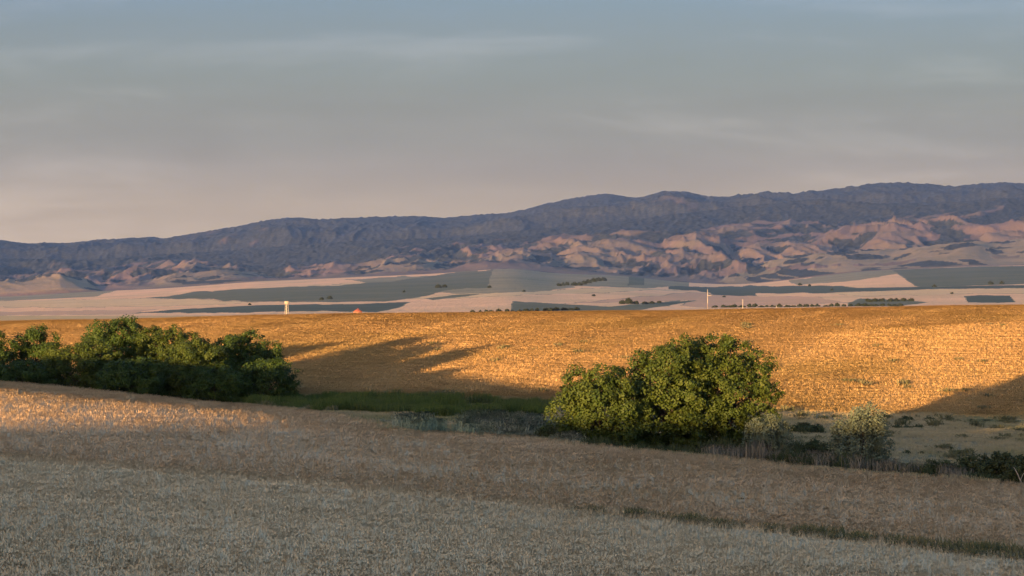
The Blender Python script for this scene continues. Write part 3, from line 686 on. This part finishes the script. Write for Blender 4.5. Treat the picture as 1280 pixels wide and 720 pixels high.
# small scattered scrub: individuals sharing mesh data
def scrub_mesh(seed):
    r = np.random.default_rng(seed); n = 26
    d = r.normal(0, 1, (n, 3)); d[:, 2] = np.abs(d[:, 2]); d /= np.linalg.norm(d, axis=1)[:, None]
    c = d*r.uniform(.3, .8, n)[:, None]*np.array([1, 1, .8])
    V, T = leaves(c, d, 16, np.full(n, .32), .24, r, .3, .8); V[:, 2] = np.maximum(V[:, 2], 0)
    return mesh_np('scrub', V, T, M_dark)
SCR = [scrub_mesh(i) for i in range(4)]
def scrub(spots, label, group, seed):
    r = np.random.default_rng(seed)
    for i, (u, v, w, h) in enumerate(sorted(spots)):
        p = hit(u, v); o = link('scrub_bush', SCR[i % 4]); o.location = p-Vector((0, 0, .05))
        ww = px(w, p.y)*.66; o.scale = (ww, ww*r.uniform(.8, 1.3), px(h, p.y)*1.3); o.rotation_euler = (0, 0, r.uniform(-.5, .5))
        tag(o, nth(i+1)+' from left: '+label, 'bush', group)
scrub([(1109,524,16,9),(1121,536,14,8),(1132,527,18,9),(1147,523,8,6),(1162,527,14,9),(1169,523,7,7),(1185,528,12,10),(1200,528,12,5),(1214,527,12,5),(1232,527,10,4),(1243,524,5,4),(1092,528,10,8),(1043,523,14,6),(1027,524,14,6)],
      'small dark bush lining the golden hill foot', 'bushes along the hill foot', 1)
scrub([(1135,536,12,6),(1147,535,12,6),(1122,545,7,4),(1137,545,7,5),(1167,545,8,4),(1196,537,9,4),(1207,537,9,4),(1240,543,6,4),(1250,544,8,4),(1270,539,14,5),(1259,549,6,3),(1132,567,12,6),(1151,568,9,5),(1188,563,8,6),(1174,567,8,4),(1157,560,5,4),(1252,528,8,4)],
      'small dark bush on the tan flat at right', 'bushes on the right flat', 2)
scrub([(1153,603,9,5),(1176,605,7,5),(1267,608,12,7),(1200,605,7,3),(1164,601,6,3)], 'small dark bush at the near edge of the right flat', 'bushes on the near edge', 3)
scrub([(486,504,16,6),(502,505,14,6),(548,505,14,5),(562,505,14,6),(576,504,12,5),(522,505,12,5)], 'dark bush behind the green grass ribbon', 'bushes behind the grass ribbon', 4)
scrub([(542,495,7,4),(552,497,7,4),(580,487,8,4),(535,491,7,4),(614,490,7,3),(626,487,7,3),(662,479,10,4),(672,483,18,4),(480,488,7,3),(452,492,7,3),(598,494,6,3),(640,492,7,3),(430,497,8,4)],
      'small dark bush on the shaded hill slope', 'bushes on the shaded slope', 5)
scrub([(452,525,5,6),(480,529,5,5),(489,536,5,4),(470,522,6,4),(516,537,12,6),(535,537,12,5),(572,533,10,5),(538,526,8,5),(500,538,5,4)],
      'small dark bush on the bare patch by the grass ribbon', 'bushes on the bare patch', 6)
scrub([(925,624,8,4),(934,624,6,3),(946,625,9,4)], 'dark weed clump in tan wheat below the largest tree', 'weed clumps in the middle field', 7)
scrub([(218,582,8,4),(205,580,5,3),(590,596,3,6),(732,569,6,4),(642,583,9,4)], 'lone dark weed standing in the tan wheat', 'lone weeds in the wheat', 8)

# bare bleached branch sticking out of the dark shrubs
b0 = on(1272, 211); root = empty('bare_branch', b0)
tag(root, 'pale bare branch arching out of the dark shrubs at right edge', 'branch')
w1 = tube([(.55, 0, -.1), (.25, -.25, .55), (-.1, -.4, 1.3), (-.35, -.35, 1.75)], [.06, .05, .035, .015], 6); w2 = tube([(.15, -.28, .75), (.3, -.5, 1.2), (.55, -.6, 1.5)], [.035, .025, .01], 6)
link('bough', mesh_np('bough', *[np.array(a) for a in w1], M_branch, True), root)
link('twig', mesh_np('twig', *[np.array(a) for a in w2], M_branch, True), root)

# ------------------------------------------------------------------ far farm things just behind the golden hill
def box(x0, x1, y0, y1, z0, z1):
    V = [(x0,y0,z0),(x1,y0,z0),(x1,y1,z0),(x0,y1,z0),(x0,y0,z1),(x1,y0,z1),(x1,y1,z1),(x0,y1,z1)]
    T = [(0,2,1),(0,3,2),(4,5,6),(4,6,7),(0,1,5),(0,5,4),(1,2,6),(1,6,5),(2,3,7),(2,7,6),(3,0,4),(3,4,7)]
    return V, T
M_pale = mat('weathered_paint', (.27,.24,.20), (.20,.18,.145), .6)
M_red  = mat('red_roof', (.17,.05,.036), (.12,.04,.03), .6)
M_wall = mat('brick_wall', (.25,.125,.095), (.19,.10,.075), .5)
M_pole = mat('pole_wood', (.16,.12,.09), (.22,.17,.13), 1)
M_win  = mat('dark_window', (.03,.03,.035), rough=.3, spec=.5)
DF = 1900.0
def far_at(u, Y=DF):
    X = (u-640)/F*Y; return Vector((X, Y, float(ground(X, Y))))
def part(name, geos, m, parent): v, t = join(geos); return link(name, mesh_np(name, v, t, m), parent)
# lattice tower with a tank
p = far_at(358.5); H = zz(376.5, DF)-p.z; R = empty('tank_tower', p); tag(R, 'pale tower with a boxy top standing behind the golden hill', 'tower')
hw = 1.15
for sx, sy in ((-1,-1),(1,-1),(1,1),(-1,1)):
    v, t = tube([(sx*hw*1.15, sy*hw*1.15, 0), (sx*hw*.8, sy*hw*.8, H*.84)], [.15, .13], 6); link('leg', mesh_np('leg', v, t, M_pale, True), R)
br = []
for k in range(5):
    za = H*(.05+.158*k); zb = za+H*.15; w = hw*(1.15-.07*k)
    for s in (-1, 1): br += [tube([(-w, s*w, za), (w, s*w, zb)], [.08, .08], 4), tube([(s*w, -w, za), (s*w, w, zb)], [.08, .08], 4)]
part('brace', br, M_pale, R)
part('tank', [box(-1.35, 1.35, -1.3, 1.3, H*.84, H*.97), box(-1.5, 1.5, -1.4, 1.4, H*.97, H)], M_pale, R)
part('ladder', [box(-.3, .25, -1.4, -1.25, H*.05, H*.84)], M_pale, R)
# farmhouse with red roof
p = far_at(447.0); H = zz(385.2, DF)-p.z; R = empty('farmhouse', p); tag(R, 'small brick red farmhouse with dark red roof behind the golden hill', 'house')
e_ = H*.62+p.z*0
zb = H-2.3
part('wall', [box(-2.6, 2.8, -2.2, 2.2, -1, zb)], M_wall, R)
rv = [(-3.0,-2.6,zb),(3.2,-2.6,zb),(3.2,2.6,zb),(-3.0,2.6,zb),(-.5,-1.0,H-.6),(.6,-1.0,H-.6),(.6,1.0,H-.6),(-.5,1.0,H-.6)]
part('roof', [(rv, box(0,1,0,1,0,1)[1])], M_red, R)
part('chimney', [box(.0, .6, -.3, .3, H-1.2, H)], M_red, R)
for wx in (-1.5, 1.5):
    part('window', [box(wx-.45, wx+.45, -2.26, -2.21, zb-1.7, zb-.5)], M_win, R)
p = far_at(438.5); H = zz(391.3, DF)-p.z; R = empty('farm_shed', p); tag(R, 'small pale shed just left of the red roofed farmhouse', 'shed')
part('wall', [box(-1.4, 1.4, -1.3, 1.3, -1, H-.5)], M_pale, R); part('roof', [box(-1.6, 1.6, -1.5, 1.5, H-.5, H-.2)], M_wall, R)
# poles
def pole(u, vtop, label, pale=1.0, arm=False, rad=.32):
    p = far_at(u); H = zz(vtop, DF)-p.z; R = empty('utility_pole', p); tag(R, label, 'pole', 'poles behind the golden hill')
    v, t = tube([(0,0,-.5), (0,0,H*(1-pale))], [rad*.8, rad*.75], 8); 
    if pale < 1: link('lower_pole', mesh_np('lower_pole', v, t, M_pole, True), R)
    v, t = tube([(0,0,H*(1-pale)), (0,0,H)], [rad, rad*.7], 8); link('upper_pole', mesh_np('upper_pole', v, t, M_pale, True), R)
    if arm: part('crossarm', [box(0, 3.0, -.1, .1, H*.78, H*.78+.25)], M_pale, R)
pole(884.5, 361.5, 'tall slim pole with a side arm behind the golden hill', .48, True, .22)
pole(928.5, 374, 'shorter white pole right of the pole with an arm', 1.0, False, .30)
pole(970.5, 382, 'short faint post at the hill crest, rightmost of the poles', 1.0, False, .25)
pole(497, 390, 'short white post right of the farmhouse', 1.0, False, .4)

# dark trees and hedges far on the plain
def far_tree_mesh(seed):
    r = np.random.default_rng(seed); n = 40; d = r.normal(0, 1, (n, 3)); d[:, 2] = np.abs(d[:, 2])+.1; d /= np.linalg.norm(d, axis=1)[:, None]
    c = d*r.uniform(.4, .85, n)[:, None]+np.array([0, 0, .05])
    V, T = leaves(c, d, 12, np.full(n, .3), .34, r, .3, .9); V[:, 2] = np.maximum(V[:, 2], -.05)
    return mesh_np('far_tree', V, T, M_hedge)
M_hedge = mat('hedge_leaf', (.014,.020,.014), (.022,.028,.018), .05)
FT = [far_tree_mesh(i) for i in range(3)]
def plain_point(u, v):
    Y = np.linspace(2250, 10900, 4000); vv = plain_v(np.full_like(Y, u), Y); k = int(np.argmin(np.abs(vv-v)))
    j = int(np.argmin(np.abs(fu-u))); i = int(np.argmin(np.abs(prow-Y[k])))
    return Vector(((u-640)/F*prow[i], prow[i], PZ[i, j]))
def far_trees(spots, label, group, seed):
    r = np.random.default_rng(seed)
    for i, (u, v, w, h) in enumerate(sorted(spots)):
        p = plain_point(u, v); o = link('far_tree', FT[i % 3]); o.location = p
        ww = px(w, p.y)*.62; o.scale = (ww, ww, px(h, p.y)*1.1); o.rotation_euler = (0, 0, r.uniform(0, 6))
        tag(o, nth(i+1)+' from left: '+label, 'tree', group)
r = np.random.default_rng(3)
far_trees([(u+r.uniform(-2, 2), np.interp(u, [590, 720], [392, 388.5]), r.uniform(5, 10), r.uniform(2.5, 4.5)) for u in np.arange(592, 722, 8)], 'dark tree in the hedge line left of centre', 'hedge line trees left of centre', 1)
far_trees([(u+r.uniform(-2, 2), np.interp(u, [890, 1130], [386.5, 383.5]), r.uniform(5, 10), r.uniform(2, 4.5)) for u in np.arange(895, 1135, 8)], 'dark tree in the hedge line by the poles', 'hedge line trees on the right', 2)
far_trees([(778,381,8,5),(786,380.5,10,7),(795,381,8,4),(806,380.5,8,3),(815,380,7,3),(824,379,6,2.5)], 'dark tree over the green wedge field', 'trees over the wedge field', 3)
far_trees([(u, np.interp(u, [697, 753], [359.5, 350]), 6, 4) for u in np.arange(699, 714, 5)]+[(u, np.interp(u, [716, 754], [358.5, 350]), 8, 4.5) for u in np.arange(718, 756, 6)], 'dark tree in the slanting windbreaks', 'windbreak trees', 4)
far_trees([(u+r.uniform(-1, 1), np.interp(u, [1085, 1140], [378, 377]), 8, 4) for u in np.arange(1085, 1142, 9)], 'dark tree in the small wood at right', 'small wood on the right plain', 5)
far_trees([(62+r.uniform(0, 75), 402+r.uniform(-2, 4), r.uniform(4, 8), r.uniform(2, 3.5)) for i in range(14)], 'dark tree behind the left grove', 'trees behind the left grove', 6)

far_trees([(312,380.5,4,2.5),(505,366,4,2.5),(612,361,5,3),(655,366,4,2.5),(742,371,5,2.5),(905,371,4,2),(1000,357,5,3),(1012,357.5,4,2.5),(1040,363,4,2.5),(1168,357.5,6,3),(1238,353,7,4),(1252,352,6,3.5),(1190,368,4,2),(402,374,6,3),(412,373,7,3.5),(548,362,8,4),(556,361.5,7,3.5)],
          'small dark tree standing alone on the far plain', 'scattered trees of the far plain', 7)

# ------------------------------------------------------------------ haze
def add_haze(dens, color, aniso):
    v, t = box(-62000, 62000, -600, 29500, -60, 1250)
    m = bpy.data.materials.new('haze_air'); m.use_nodes = True; N = m.node_tree.nodes; N.clear()
    o = N.new('ShaderNodeOutputMaterial'); pvv = N.new('ShaderNodeVolumePrincipled')
    pvv.inputs['Color'].default_value = (*color, 1); pvv.inputs['Density'].default_value = dens; pvv.inputs['Anisotropy'].default_value = aniso
    m.node_tree.links.new(pvv.outputs[0], o.inputs['Volume'])
    tag(link('haze', mesh_np('haze', np.array(v, float), np.array(t), m)), 'thin blue evening haze over the plain', kind='stuff')
add_haze(1.2e-5, (.53, .67, 1.0), .62)
